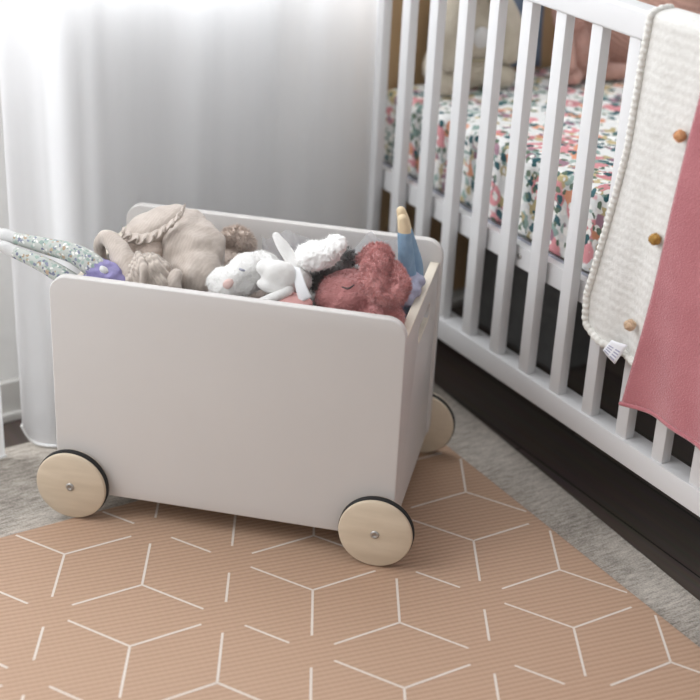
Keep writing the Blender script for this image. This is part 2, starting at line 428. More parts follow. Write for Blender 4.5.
def fuzz(bm, count, length, width, seed=1, lean=.5):
    """short pile standing on a skin: thin tufts in the same mesh"""
    rnd = random.Random(seed)
    bm.faces.ensure_lookup_table(); bm.normal_update()
    fs = list(bm.faces); ar = []; acc = 0
    for f in fs: acc += f.calc_area(); ar.append(acc)
    import bisect
    new = []
    for _ in range(count):
        f = fs[min(len(fs) - 1, bisect.bisect(ar, rnd.random() * acc))]
        vs = [v.co for v in f.verts]; a, b = rnd.random(), rnd.random()
        if len(vs) == 4: p = vs[0].lerp(vs[1], a).lerp(vs[3].lerp(vs[2], a), b)
        else:
            if a + b > 1: a, b = 1 - a, 1 - b
            p = vs[0] + (vs[1] - vs[0]) * a + (vs[2] - vs[0]) * b
        n = f.normal
        flow = Vector((noise.noise(p * 5), noise.noise(p * 5 + Vector((7, 1, 2))), noise.noise(p * 5 + Vector((3, 9, 4))) - .25))
        d = (n + flow * lean * 1.5 + Vector((rnd.uniform(-1, 1), rnd.uniform(-1, 1), rnd.uniform(-1, 1))) * .35).normalized()
        sd = d.cross(n + Vector((rnd.uniform(-1, 1), rnd.uniform(-1, 1), rnd.uniform(-1, 1))) * .6)
        if sd.length < 1e-4: continue
        sd.normalize(); l = length * rnd.uniform(.6, 1.2)
        new.append((p - n * .01 - sd * width, p - n * .01 + sd * width, p + d * l))
    for t in new:
        bm.faces.new([bm.verts.new(q) for q in t])
    return bm

def sheet(fn, nu, nv, thick):
    """cloth: fn(a, b) -> point, given thickness"""
    bm = bmesh.new()
    g = [[bm.verts.new(fn(i / nu, j / nv)) for j in range(nv + 1)] for i in range(nu + 1)]
    for i in range(nu):
        for j in range(nv): bm.faces.new((g[i][j], g[i + 1][j], g[i + 1][j + 1], g[i][j + 1]))
    if thick:
        bm.normal_update()
        k = [[bm.verts.new(v.co - v.normal * thick) for v in row] for row in g]
        for i in range(nu):
            for j in range(nv): bm.faces.new((k[i][j], k[i][j + 1], k[i + 1][j + 1], k[i + 1][j]))
        for i in range(nu):
            bm.faces.new((g[i + 1][0], g[i][0], k[i][0], k[i + 1][0])); bm.faces.new((g[i][nv], g[i + 1][nv], k[i + 1][nv], k[i][nv]))
        for j in range(nv):
            bm.faces.new((g[0][j], g[0][j + 1], k[0][j + 1], k[0][j])); bm.faces.new((g[nu][j + 1], g[nu][j], k[nu][j], k[nu][j + 1]))
    return bm

def lerp_tab(tab, x):
    if x <= tab[0][0]: return tab[0][1]
    for (a, b), (c, d) in zip(tab, tab[1:]):
        if x <= c: return b + (d - b) * (x - a) / (c - a)
    return tab[-1][1]

# ================================================================== SETTING
FZ = -.16
struct('floor', box((-14, -4, FZ - .2), (12, 26, FZ)), M['floor'])
# wall behind the curtain, with the window at left and an added high opening
WX0, WX1, WZ0, WZ1 = -9.5, -1.3, .9, 14.5
VX0, VX1, VZ0 = .1, 6.6, 4.9  # second opening, added to brighten the right half of the curtain
bm = box((-14, 0, FZ), (WX1, .6, WZ0)); box((-14, 0, WZ1), (14, .6, 18), bm=bm)
box((-14, 0, WZ0), (WX0, .6, WZ1), bm=bm); box((WX1, 0, FZ), (VX0, .6, WZ1), bm=bm)
box((VX0, 0, FZ), (14, .6, VZ0), bm=bm); box((VX1, 0, VZ0), (14, .6, WZ1), bm=bm)
struct('wall_back', bm, M['wall'], WALL)
bm = box((-14, -.1, FZ), (14, 0, .36), .02); box((-14, -.17, FZ), (14, -.1, FZ + .12), .03, bm=bm)
struct('baseboard_back', bm, M['trim'], WALL)
gm = bpy.data.materials.new('window_glass'); nt, N, Lk, b = nm(gm)
for l in list(N['Material Output'].inputs[0].links): Lk.remove(l)
tr = N.new('ShaderNodeBsdfTransparent'); gl = N.new('ShaderNodeBsdfGlossy'); gl.inputs['Roughness'].default_value = .02
ms = N.new('ShaderNodeMixShader'); ms.inputs[0].default_value = .06
Lk.new(tr.outputs[0], ms.inputs[1]); Lk.new(gl.outputs[0], ms.inputs[2]); Lk.new(ms.outputs[0], N['Material Output'].inputs[0])
for k, (a0, a1, b0) in enumerate(((WX0, WX1, WZ0), (VX0, VX1, VZ0))):  # the second frame and pane belong to the opening added for curtain light
    bm = box((a0, .1, b0), (a0 + .3, .5, WZ1), .02); box((a1 - .3, .1, b0), (a1, .5, WZ1), .02, bm=bm)
    box((a0, .1, b0), (a1, .5, b0 + .3), .02, bm=bm); box((a0, .1, WZ1 - .3), (a1, .5, WZ1), .02, bm=bm)
    win = struct('window_%d' % (k + 1), bm, M['trim'], WALL)
    gp = finish('window_pane', box((a0 + .25, .28, b0 + .25), (a1 - .25, .32, WZ1 - .25)), gm, fr=WALL, smooth=False); gp.parent = win

# ================================================================== RUG AND MAT
def poly_slab(P, z0, z1, bev=.0):
    bm = bmesh.new()
    vs = [bm.verts.new((x, y, z0)) for x, y in P]
    f = bm.faces.new(vs)
    r = bmesh.ops.extrude_face_region(bm, geom=[f])
    for v in [g for g in r['geom'] if isinstance(g, bmesh.types.BMVert)]: v.co.z = z1
    if bev:
        es = [e for e in bm.edges if all(abs(v.co.z - z1) < 1e-4 for v in e.verts)]
        bmesh.ops.bevel(bm, geom=es, offset=bev, segments=3, affect='EDGES', profile=.5)
    return bm
def dirv(deg): return Vector((math.cos(math.radians(deg)), math.sin(math.radians(deg))))
rc = Vector((.66, 18.05)); ra, rb = dirv(-60.5), dirv(33.5 + 180)
rug_poly = [rc, rc + rb * 11, rc + rb * 11 + ra * 13, rc + ra * 13]
single('rug', poly_slab(rug_poly, -.155, -.10, .02), M['rug'], 'grey low-pile woven rug lying on the dark floorboards under the peach play mat', 'rug', off=(0, 15, -.155), smooth=False)

TH = math.radians(1.967); O0 = Vector((.627748, 11.7700))
def ud(deg): return dirv(deg + 1.967)
mc = Vector((.93, 15.86)); ma, mb = dirv(-57.9), dirv(33.0 + 180)
mat_poly = [mc, mc + mb * 8, mc + mb * 8 + ma * 9, mc + ma * 9]
bm = poly_slab(mat_poly, -.10, 0, .025)
for f in bm.faces: f.material_index = 0
inv_m = Matrix(((ma.x, mb.x), (ma.y, mb.y))).inverted()
def clip(p, q):
    a, c = inv_m @ (p - mc), inv_m @ (q - mc); t0, t1 = 0.0, 1.0
    for i, hi in ((0, 8.94), (1, 7.94)):
        d = c[i] - a[i]
        for lo_side in (True, False):
            k = (a[i] - .05) if lo_side else (hi - a[i]); dd = d if lo_side else -d
            if abs(dd) < 1e-9:
                if k < 0: return None
            else:
                t = -k / dd
                if dd > 0: t0 = max(t0, t)
                else: t1 = min(t1, t)
    return (p.lerp(q, t0), p.lerp(q, t1)) if t1 - t0 > .02 else None
def stroke(p, q, w=.0122):
    c = clip(p, q)
    if not c: return
    p, q = c; d = (q - p).normalized(); n = Vector((-d.y, d.x)) * w
    f = bm.faces.new([bm.verts.new((*x, .003)) for x in (p - n, q - n, q + n, p + n)]); f.material_index = 1
A_, B_, D_ = ud(-30) + ud(-90), ud(30) * 2, ud(-90)
for i in range(-6, 7):
    for j in range(-6, 7):
        P = O0 + A_ * i + B_ * j
        for g in (90, 210, -30): stroke(P, P + ud(g) * .75)
        Q = P + D_
        for g in (150, 30, -90): stroke(Q, Q + ud(g) * .75)
        s1, s2, s3 = P + ud(30), P + ud(-30), P + ud(90)
        stroke(s1.lerp(s2, .24), s1.lerp(s2, .75)); stroke(s3.lerp(s1, .24), s3.lerp(s1, .75))
single('play_mat', bm, [M['foam'], M['line']], 'peach foam play mat printed with white hexagon line pattern, on the grey rug', 'play mat', off=(0, 13, -.10), smooth=False)

# ================================================================== TOY BOX
tb = Thing('toy_box', 'white wooden toy box on four round beech wheels standing on the play mat', 'toy box', BOX, (1.66, 1.35, 0))
VF, VB, TK = .15, 2.36, .10
def quadmap(v0):
    # tiny taper of the photographed front: narrower and lower towards the left
    return lambda x, y, d: (x, v0 + TK / 2 + d, y)
tb.part('front_panel', panel(rr(-.205, 3.50, .265, 2.79, (.16, .16, .2, .2)), [], TK, .018, quadmap(VF)), M['white_paint'], autos=40)
tb.part('back_panel', panel(rr(-.18, 3.52, .265, 2.78, (.16, .16, .2, .2)), [], TK, .018, quadmap(VB)), M['white_paint'], autos=40)
hole = rr(1.10, 1.86, 2.08, 2.28, (.1, .1, .1, .1), 6)
for u0 in (3.385, -.16):
    bmp = panel(rr(VF + TK, VB, .32, 2.53, (.01,) * 4, 2), [hole], TK, .008, lambda x, y, d: (u0 + TK / 2 + d, x, y))
    for f in bmp.faces:
        c = f.calc_center_median()
        f.material_index = 1 if (abs(f.normal.x) < .6 and (c.z > 2.48 or (1.05 < c.y < 1.9 and 2.03 < c.z < 2.33))) else 0
    tb.part('side_panel', bmp, [M['white_paint'], M['ply_edge']], autos=40)
tb.part('bottom_panel', box((-.06, VF + TK, .34), (3.385, VB, .44), .01), M['white_paint'], smooth=False)
def lathe_v(prof, c, seg=64):
    """turned about the v axis through c; prof = (v, radius)"""
    bm = bmesh.new(); rings = []
    for v, r in prof:
        rings.append([bm.verts.new((c[0] + r * math.cos(2 * PI * k / seg), v, c[1] + r * math.sin(2 * PI * k / seg))) for k in range(seg)] if r > 1e-6 else [bm.verts.new((c[0], v, c[1]))])
    for a, b in zip(rings, rings[1:]):
        for k in range(seg):
            if len(a) == 1: bm.faces.new((a[0], b[(k + 1) % seg], b[k]))
            elif len(b) == 1: bm.faces.new((a[k], a[(k + 1) % seg], b[0]))
            else: bm.faces.new((a[k], a[(k + 1) % seg], b[(k + 1) % seg], b[k]))
    return bm
R = .398
for u0, vo, sg in ((-.005, VF, -1), (3.335, VF, -1), (-.005, VB + TK, 1), (3.40, VB + TK, 1)):
    f0 = vo + sg * .155; z0 = R
    prof = [(f0, 0), (f0, .05), (f0, R - .035), (f0 - sg * .012, R - .012), (f0 - sg * .035, R - .004), (f0 - sg * .046, R - .006), (f0 - sg * .046, R - .03), (f0 - sg * .125, R - .03), (f0 - sg * .125, R - .006), (vo + sg * .016, R - .012), (vo + sg * .006, R - .03), (vo + sg * .006, 0)]
    w = tb.part('wheel', lathe_v(prof, (u0, z0)), M['beech'], autos=35)
    t0, t1 = f0 - sg * .048, f0 - sg * .123
    tb.part('tyre', lathe_v([(t0, R - .06), (t0, R - .012), (t0 - sg * .012, R + .003), (t1 + sg * .012, R + .003), (t1, R - .012), (t1, R - .06)], (u0, z0)), M['rubber'], parent=w, autos=35)
    tb.part('screw', lathe_v([(f0 + sg * .012, 0), (f0 + sg * .004, .018), (f0 + sg * .014, .021), (f0 + sg * .014, .038), (f0 + sg * .004, .048), (f0 - sg * .01, .05)], (u0, z0), 20), M['steel'], parent=w)

# ================================================================== SOFT TOYS IN THE BOX
B = lambda px, py, v: at(BOX, px, py, v)
FLOORZ = .44
# --- rag doll lying with its legs over the left side
d1 = Thing('rag_doll', 'rag doll with small-floral legs poking out over the left end of the toy box', 'doll', BOX, (.25, .6, FLOORZ))
h1, h2 = B(98, 268, .52), B(66, 275, .37)
leg1 = tube([B(14, 238, .60), B(45, 246, .56), B(72, 253, .54), B(92, 265, .52), B(104, 280, .52)], [.062, .085, .105, .125, .13])
L1 = d1.part('leg', leg1, M['legprint'])
d1.part('foot', tube([B(-1, 233.5, .62), B(6, 235, .61), B(15, 238.5, .60)], [.055, .066, .066]), M['footcloth'], parent=L1)
leg2 = tube([B(14, 252, .46), B(38, 262, .42), B(60, 274, .40), B(82, 290, .42)], [.062, .080, .095, .11])
L2 = d1.part('leg', leg2, M['legprint'])
d1.part('foot', tube([B(-2, 245, .48), B(6, 247.5, .47), B(15, 252.5, .46)], [.052, .064, .064]), M['footcloth'], parent=L2)
sk = bmesh.new(); tube([B(96, 270, .5), B(112, 281, .5), B(126, 296, .52)], [.13, .17, .20], bm=sk)
tube([B(84, 281, .45), B(104, 286, .46), B(120, 296, .48)], [.07, .13, .15], bm=sk)
d1.part('skirt', meld(sk, .02, 3, ((.03, 9), (.015, 20))), M['lilac'])
p = B(105, 267.5, .40)
d1.part('patch', meld(ball(B(104, 270, .41), (.06, .05, .035), (0, .6, 0)), .02, 2), M['footcloth'])
body = bmesh.new(); tube([B(118, 292, .55), B(140, 330, .6), Vector((.75, .65, .85))], [.2, .22, .2], bm=body)
ball(Vector((.75, .65, .72)), .27, bm=body)
d1.part('body', meld(body, .04, 3), M['footcloth'])

# --- beige muslin doll with a frilled bonnet
d2 = Thing('muslin_doll', 'beige muslin doll with frilled bonnet and ribbed sleeves lying in the toy box', 'doll', BOX, (.9, 1.2, FLOORZ))
hb = bmesh.new()
ball(B(192, 255, 1.25), (.36, .34, .40), (0, .15, 0), bm=hb); ball(B(186, 230, 1.40), (.24, .3, .22), bm=hb); ball(B(200, 240, 1.42), (.20, .25, .22), bm=hb); ball(B(196, 276, 1.0), (.29, .3, .3), bm=hb)
ball(B(172, 285, .9), (.2, .2, .16), bm=hb); ball(Vector((1.0, 1.15, 1.4)), (.36, .4, .55), bm=hb); ball(Vector((1.0, 1.15, .95)), (.40, .42, .50), bm=hb)
d2.part('body', meld(hb, .028, 4, ((.035, 3.2), (.03, 7), (.010, 18))), M['muslin'])
bn = bmesh.new(); ball(B(150, 229, 1.30), (.27, .28, .175), (0, -.30, 0), bm=bn); ball(B(160, 223, 1.34), (.26, .28, .165), (0, -.40, 0), bm=bn); ball(B(172, 217, 1.38), (.17, .22, .12), (0, -.45, 0), bm=bn)
bo = d2.part('bonnet', meld(bn, .022, 5, ((.02, 5), (.006, 18))), M['muslin'])
rim = catmull([B(123, 229, 1.16), B(131, 234, 1.06), B(141, 236, 1.00), B(152, 234, .99), B(164, 228, 1.02), B(175, 219, 1.10), B(182, 211, 1.18), B(184, 205, 1.28)], 14)
def frill(a, b):
    i = a * (len(rim) - 1); k = min(int(i), len(rim) - 2); p = rim[k].lerp(rim[k + 1], i - k)
    wob = math.sin(a * 2 * PI * 9 + .6 + .8 * math.sin(a * 11))
    out = Vector((.02, -.62, -.30))
    return p + out * (b * .15 - .02) + Vector((.25, -.35, 1)) * (wob * .042 * b) + Vector((1, 0, 0)) * (.025 * math.cos(a * 2 * PI * 9) * b)
d2.part('frill', sheet(frill, 150, 8, .02), M['muslin'], parent=bo)
arm = tube([B(110, 272, 1.0), B(101, 256, .98), B(100, 243, .95), B(107, 237, .9), B(116, 246, .8), B(124, 262, .68), B(132, 284, .55)], [.05, .062, .072, .085, .11, .135, .15], n=8)
d2.part('arm', meld(arm, .022, 2, ((.012, 10),)), M['muslin'])
sl = bmesh.new(); ball(B(150, 274, .60), (.24, .2, .22), (0, .25, 0), bm=sl); ball(B(138, 284, .52), (.16, .14, .17), bm=sl); ball(B(160, 282, .56), (.14, .16, .17), bm=sl)
slm = meld(sl, .014, 5, ((.02, 8),)); slm.normal_update()
for v, n in [(v, v.normal.copy()) for v in slm.verts]: v.co += n * .009 * math.sin((v.co.x + .8 * v.co.z + .2 * v.co.y) * 2 * PI / .048)
sp = d2.part('sleeve', slm, M['ribknit'])
d2.part('cuff', tube([B(138, 254, .60), B(143, 265, .46), B(144, 278, .40), B(142, 293, .38)], [.035, .045, .045, .04]), M['ribknit'], parent=sp)
d2.part('hand', meld(tube([B(176, 275, .60), B(172, 283, .56), B(174, 292, .54)], [.07, .10, .09]), .02, 3), M['muslin'])
# face side in the shade of the bonnet
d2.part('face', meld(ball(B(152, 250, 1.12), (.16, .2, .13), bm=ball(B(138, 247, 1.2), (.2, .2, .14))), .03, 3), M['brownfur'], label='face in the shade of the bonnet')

# --- taupe fluffy toy behind
d3 = Thing('teddy_bear', 'taupe fluffy soft toy lying behind the beige bonnet doll', 'soft toy', BOX, (1.35, 1.85, FLOORZ))
tbm = bmesh.new(); ball(B(232, 262, 1.75), (.28, .22, .14), (0, .2, 0), bm=tbm); ball(B(222, 250, 1.85), (.12, .12, .1), bm=tbm)
ball(Vector((1.35, 1.85, 1.6)), (.34, .34, .8), bm=tbm); ball(Vector((1.35, 1.85, .85)), (.38, .38, .40), bm=tbm)
d3.part('body', fuzz(meld(tbm, .03, 4, ((.03, 9),)), 4000, .05, .006, 3), M['brownfur'])
d3.part('ear', fuzz(meld(ball(B(238, 242, 1.86), (.19, .12, .17), (0, .5, 0)), .025, 3, ((.03, 10),)), 2500, .05, .006, 4), M['brownfur'])

# --- white bunny
d4 = Thing('plush_bunny', 'white plush bunny with pink nose and white satin tag, lying in the toy box middle', 'soft toy', BOX, (1.8, .75, FLOORZ))
hb = bmesh.new()
ball(B(236, 281, .72), (.28, .26, .165), (0, -.18, 0), bm=hb); ball(B(258, 270, .85), (.25, .28, .185), (0, -.25, 0), bm=hb); ball(B(226, 284, .56), (.2, .2, .18), bm=hb); ball(B(246, 269, .72), (.2, .2, .16), (0, -.3, 0), bm=hb)
ball(B(292, 280, .80), (.2, .24, .19), bm=hb)
ball(Vector((1.95, .8, 1.7)), (.34, .36, .7), bm=hb); ball(Vector((1.95, .8, .85)), (.38, .38, .40), bm=hb)
d4.part('body', fuzz(meld(hb, .025, 4, ((.02, 8), (.01, 20))), 9000, .022, .005, 5), M['whitefur'])
nz = B(228, 283, .40)
d4.part('nose', meld(ball(B(228, 284, .385), (.05, .02, .075), (0, .7, 0)), .012, 2), M['nosepink'])
d4.part('eye', tube([B(240, 269, .50), B(242, 270, .49), B(244, 270.5, .50)], [.012, .014, .012]), M['greythread'])
eb = bmesh.new(); ball(B(279, 275, .52), (.19, .10, .16), (0, -.1, 0), bm=eb); ball(B(268, 268, .56), (.13, .10, .09), (0, -.2, 0), bm=eb); ball(B(274, 286, .50), (.19, .09, .08), (0, .1, 0), bm=eb)
d4.part('ear', meld(eb, .018, 3, ((.012, 9),)), M['whiteplush'])
d4.part('ear', meld(tube([B(276, 236, .95), B(282, 245, .92), B(290, 257, .88), B(296, 268, .82)], [.042, .062, .07, .08]), .016, 2), M['whiteplush'])
d4.part('paw', meld(tube([B(262, 302, .42), B(275, 297, .42), B(288, 290, .48)], [.05, .055, .06]), .018, 2), M['whiteplush'])
tp = [B(292, 266, .58), B(300, 268, .52), B(312, 296, .44), B(300, 302, .44)]
def tagf(a, b):
    p = tp[0].lerp(tp[1], a).lerp(tp[3].lerp(tp[2], a), b); return p + Vector((0, -.03 * math.sin(b * PI), .01 * math.sin(b * 5)))
d4.part('tag', sheet(tagf, 6, 14, .008), M['satin'], label='white satin sewn-in tag')
d4.part('belly', meld(ball(B(292, 302, .5), (.22, .14, .09)), .02, 3), M['palepink'], label='pink cloth belly')

# --- white and grey fluffy toy
d5 = Thing('fluffy_toy', 'fluffy toy with white long-pile head and dark grey back behind the white bunny', 'soft toy', BOX, (2.45, 1.35, FLOORZ))
gb = bmesh.new(); ball(B(328, 276, 1.15), (.25, .22, .17), (0, -.4, 0), bm=gb); ball(B(345, 259, 1.30), (.13, .18, .11), (0, -.4, 0), bm=gb); ball(Vector((2.4, 1.3, 1.6)), (.34, .36, .8), bm=gb); ball(Vector((2.4, 1.35, .85)), (.38, .38, .40), bm=gb)
d5.part('back', fuzz(meld(gb, .03, 3, ((.03, 9),)), 7000, .045, .006, 6, lean=.8), M['greyfur'], label='dark grey fur back')
wb = bmesh.new(); ball(B(317, 255, .92), (.26, .2, .15), (0, -.36, 0), bm=wb); ball(B(334, 246, .94), (.13, .15, .12), (0, -.2, 0), bm=wb)
d5.part('head', fuzz(meld(wb, .014, 2, ((.03, 7), (.018, 20), (.012, 40))), 900, .03, .005, 7, lean=.5), M['fluffwhite'], label='white long-pile head')

# --- dusty pink bunny with folded ear
d6 = Thing('plush_bunny', 'dusty pink furry plush bunny with folded ear at the right end of toy box', 'soft toy', BOX, (2.95, .9, FLOORZ))
hb = bmesh.new(); ball(B(352, 296, .92), (.36, .36, .26), (0, .1, 0), bm=hb); ball(B(336, 300, .75), (.2, .2, .16), bm=hb); ball(B(386, 317, .60), (.20, .2, .14), bm=hb)
ball(Vector((2.85, .9, 1.6)), (.38, .38, .8), bm=hb); ball(Vector((2.85, .9, .86)), (.42, .42, .41), bm=hb)
d6.part('body', fuzz(meld(hb, .028, 4, ((.025, 7), (.012, 16))), 9000, .03, .005, 8), M['pinkfur_shaded'])
ear = bmesh.new()
tube([B(381, 255, .98), B(375, 266, .68), B(374, 281, .52), B(381, 294, .44), B(392, 297, .43), B(398, 289, .52), B(397, 277, .76), B(391, 268, .88)], [.10, .125, .135, .12, .105, .11, .10, .08], bm=ear, n=8); ball(B(384, 279, .74), (.09, .07, .12), bm=ear)
d6.part('ear', fuzz(meld(ear, .022, 3, ((.02, 9), (.012, 18))), 9000, .04, .005, 9), M['pinkfur'])
d6.part('eye', tube([B(342, 287, .585), B(348, 288.5, .565), B(354, 285, .57)], [.007, .011, .007]), M['dark_thread'])
d6.part('ear', fuzz(meld(tube([B(362, 260, 1.15), B(374, 252, 1.2), B(386, 256, 1.2)], [.06, .09, .08]), .022, 2), 1500, .04, .005, 10), M['pinkfur'])

# --- blue doll standing feet up
d7 = Thing('cloth_doll', 'upside-down cloth doll in blue trousers with cream feet sticking up from toy box', 'doll', BOX, (3.18, 1.75, FLOORZ))
A1 = [B(404.5, 234, 1.50), B(406, 255, 1.50), B(408, 285, 1.52), B(410, 310, 1.56)]
lg = d7.part('leg', tube(A1, [.075, .085, .105, .12]), M['bluecloth'])
d7.part('foot', tube([B(402.5, 219.5, 1.50), B(404, 228, 1.50), B(405, 236, 1.50)], [.055, .068, .07]), M['creamwood'], parent=lg)
A2 = [B(406, 230, 1.72), B(410.5, 248, 1.73), B(415, 268, 1.74), B(414, 300, 1.74)]
lg = d7.part('leg', tube(A2, [.065, .08, .09, .095]), M['bluecloth'])
d7.part('foot', tube([B(401, 211, 1.72), B(403.5, 220, 1.72), B(406, 231, 1.72)], [.05, .062, .066]), M['creamwood'], parent=lg)
db = bmesh.new(); ball(B(413, 284, 1.5), (.11, .22, .12), bm=db); ball(B(407, 293, 1.25), (.12, .2, .11), bm=db); ball(Vector((3.12, 1.6, 1.7)), (.18, .34, .75), bm=db); ball(Vector((3.08, 1.75, .8)), (.24, .3, .36), bm=db)
d7.part('dress', meld(db, .025, 3, ((.04, 7), (.015, 16))), M['lilacgrey'])

# --- sheer tulle tucked along the back
def tul(a, b):
    p = B(262 + 138 * a, 262 - 26 * b - 8 * math.sin(a * 9) * b + 6 * a, 2.0 + .22 * b)
    return p + Vector((0, .10 * math.sin(a * 31 + b * 3) - .08, .05 * math.sin(a * 23 + 2) * b))
bm = sheet(tul, 90, 16, 0)
single('tulle_scarf', bm, M['tulle'], 'sheer white tulle bunched along the inside back of the toy box', 'fabric', BOX, (2.6, 2.0, 2.4))

# ================================================================== CRIB
cr = Thing('baby_crib', 'white slatted baby crib with oak end panel standing on dark floorboards', 'crib', CRIB, (-.3, 2.5, FZ))
S0, S1_, TW = -4.80, 4.35, 5.0
for t0, t1 in ((-.07, .20), (TW - .20, TW + .07)):
    cr.part('bottom_rail', box((S0, t0, .845), (S1_, t1, 1.12), .015), M['crib_white'], autos=40)
    cr.part('top_rail', box((S0, t0, 5.325), (S1_, t1, 5.615), .03, 3), M['crib_white'], autos=40)
    for k in range(-8, 8):
        s = k * .5716; c = (t0 + t1) / 2
        cr.part('slat', box((s + .035, c - .105, 1.10), (s + .205, c + .025, 5.36), .018), M['crib_white'], autos=40)
    cr.part('mattress_rail', box((S0, (.13 if t0 < 1 else TW - .25), 2.235), (S1_, (.25 if t0 < 1 else TW - .13), 2.50), .01), M['crib_white'], smooth=False)
for s in (-1.49, .8):
    cr.part('bolt', lathe_v([(.115, 0), (.115, .03), (.135, .035)], (s, 2.375), 16), M['steel'])
for s0, s1 in ((S0 - .14, S0), (S1_, S1_ + .14)):
    cr.part('end_panel', box((s0, -.07, .30), (s1, TW + .07, 5.9), .02), M['oak'], autos=40, label='oak wood end panel')
    for t in (.05, TW - .05):
        cr.part('leg', box((s0, t - .12, FZ), (s1, t + .12, .34), .02), M['oak'], autos=40)
cr.part('mattress_base', box((S0, .25, 2.36), (S1_, TW - .25, 2.46)), M['crib_white'], smooth=False)

# mattress in floral sheet
mt = Thing('crib_mattress', 'crib mattress in white floral fitted sheet resting inside the slatted crib', 'mattress', CRIB, (-.3, 2.5, 2.46))
bm = bmesh.new(); bmesh.ops.create_grid(bm, x_segments=2, y_segments=2); bm.free()
bm = box((S0 + .05, .27, 2.50), (S1_ - .05, TW - .27, 3.50), .14, 5)
bmesh.ops.subdivide_edges(bm, edges=list(bm.edges), cuts=14, use_grid_fill=True)
for v in bm.verts:
    k = .02 if v.co.z < 3.4 else .03
    n_ = noise.noise(v.co * 2.0) * k + noise.noise(v.co * 6.0) * k * .5
    v.co.z += n_; v.co.y += n_ * .6
mt.part('fitted_sheet', bm, M['floral'], autos=60)
pp = [(S0 + .07, .262), (S1_ - .07, .262)]
mt.part('piping', tube([Vector((S0 + .07, .262, 2.50)), Vector((S1_ - .07, .262, 2.50))], [.022, .022], n=2, caps=True), M['greythread'])
mt.part('piping', tube([Vector((S0 + .07, .30, 3.38)), Vector((S1_ - .07, .30, 3.38))], [.02, .02], n=2, caps=True), M['footcloth'])

# toys on the mattress
C = lambda px, py, s: None
d8 = Thing('plush_rabbit', 'oatmeal plush rabbit with round white belly patch sitting against the oak crib end', 'soft toy', CRIB, (-4.2, 1.25, 3.5))
hb = bmesh.new(); ball(Vector((-4.36, 1.22, 4.15)), (.34, .50, .66), bm=hb); ball(Vector((-4.36, 1.22, 5.05)), (.33, .38, .42), bm=hb)
ball(Vector((-4.36, 1.22, 3.82)), (.36, .58, .34), bm=hb)
d8.part('body', fuzz(meld(hb, .04, 4, ((.03, 5),)), 3000, .04, .008, 11), M['beigeplush'])
for sg in (-1, 1):
    d8.part('arm', meld(tube([Vector((-4.16, 1.22 + sg * .34, 4.72)), Vector((-4.04, 1.22 + sg * .50, 4.35)), Vector((-4.0, 1.22 + sg * .48, 3.98))], [.14, .15, .14]), .03, 3), M['beigeplush'])
    lg = d8.part('leg', meld(tube([Vector((-4.3, 1.22 + sg * .34, 3.70)), Vector((-4.16, 1.22 + sg * .42, 3.68)), Vector((-4.04, 1.22 + sg * .46, 3.68))], [.20, .18, .16]), .03, 3), M['beigeplush'])
    d8.part('ear', meld(tube([Vector((-4.36, 1.22 + sg * .2, 5.4)), Vector((-4.36, 1.22 + sg * .28, 5.75)), Vector((-4.22, 1.22 + sg * .3, 6.05))], [.09, .13, .08]), .03, 3), M['patchplush'])
d8.part('belly_patch', meld(ball(Vector((-4.04, 1.25, 4.22)), (.06, .14, .15)), .02, 2), M['footcloth'], label='round white belly patch')
d8.part('waistband', meld(tube([Vector((-4.09, .78, 4.02)), Vector((-3.995, 1.22, 3.94)), Vector((-4.09, 1.68, 4.02))], [.02, .024, .02]), .012, 1), M['patchplush'])
def cushion(c, hs, ht, hz, thick_axis, tilt=(0, 0, 0), n=18):
    bm = bmesh.new(); bmesh.ops.create_cube(bm, size=2)
    bmesh.ops.subdivide_edges(bm, edges=list(bm.edges), cuts=n, use_grid_fill=True)
    for v in bm.verts:
        a, b = v.co.y, v.co.z
        puff = ((1 - a * a) * (1 - b * b)) ** .45 if abs(a) < 1 and abs(b) < 1 else 0
        pinch = 1 - .07 * (1 - min(1, abs(a)) ** 2) * (abs(b) > .6) - .07 * (1 - min(1, abs(b)) ** 2) * (abs(a) > .6)
        v.co = Vector((v.co.x * (.06 + .94 * puff) * hs, a * ht * pinch, b * hz * pinch))
    bmesh.ops.transform(bm, matrix=Matrix.Translation(c) @ Euler(tilt).to_matrix().to_4x4(), verts=bm.verts)
    bmesh.ops.remove_doubles(bm, verts=bm.verts, dist=1e-4)
    return bm
single('cushion', cushion(Vector((-4.68, 1.88, 4.42)), .09, .95, .90, 0, (0, .02, 0)), M['bluecushion'], 'blue cushion standing behind the oatmeal plush rabbit in the crib', 'cushion', CRIB, (-4.66, 1.78, 3.5))
single('cushion', cushion(Vector((-4.12, 3.98, 4.46)), .24, .94, .96, 0, (0, -.05, math.radians(-40))), M['knitbrown'], 'rose-brown knitted cushion leaning against the oak end at the back of the crib', 'cushion', CRIB, (-4.12, 3.98, 3.5))
d9 = Thing('plush_bear', 'blush pink plush bear sitting in front of the rose-brown knitted cushion', 'soft toy', CRIB, (-3.95, 2.95, 3.5))
hb = bmesh.new(); ball(Vector((-4.0, 2.78, 3.90)), (.26, .27, .42), bm=hb); ball(Vector((-4.0, 2.66, 4.45)), (.24, .25, .27), bm=hb)
d9.part('body', fuzz(meld(hb, .035, 4, ((.02, 6),)), 3000, .04, .008, 12), M['blush'])
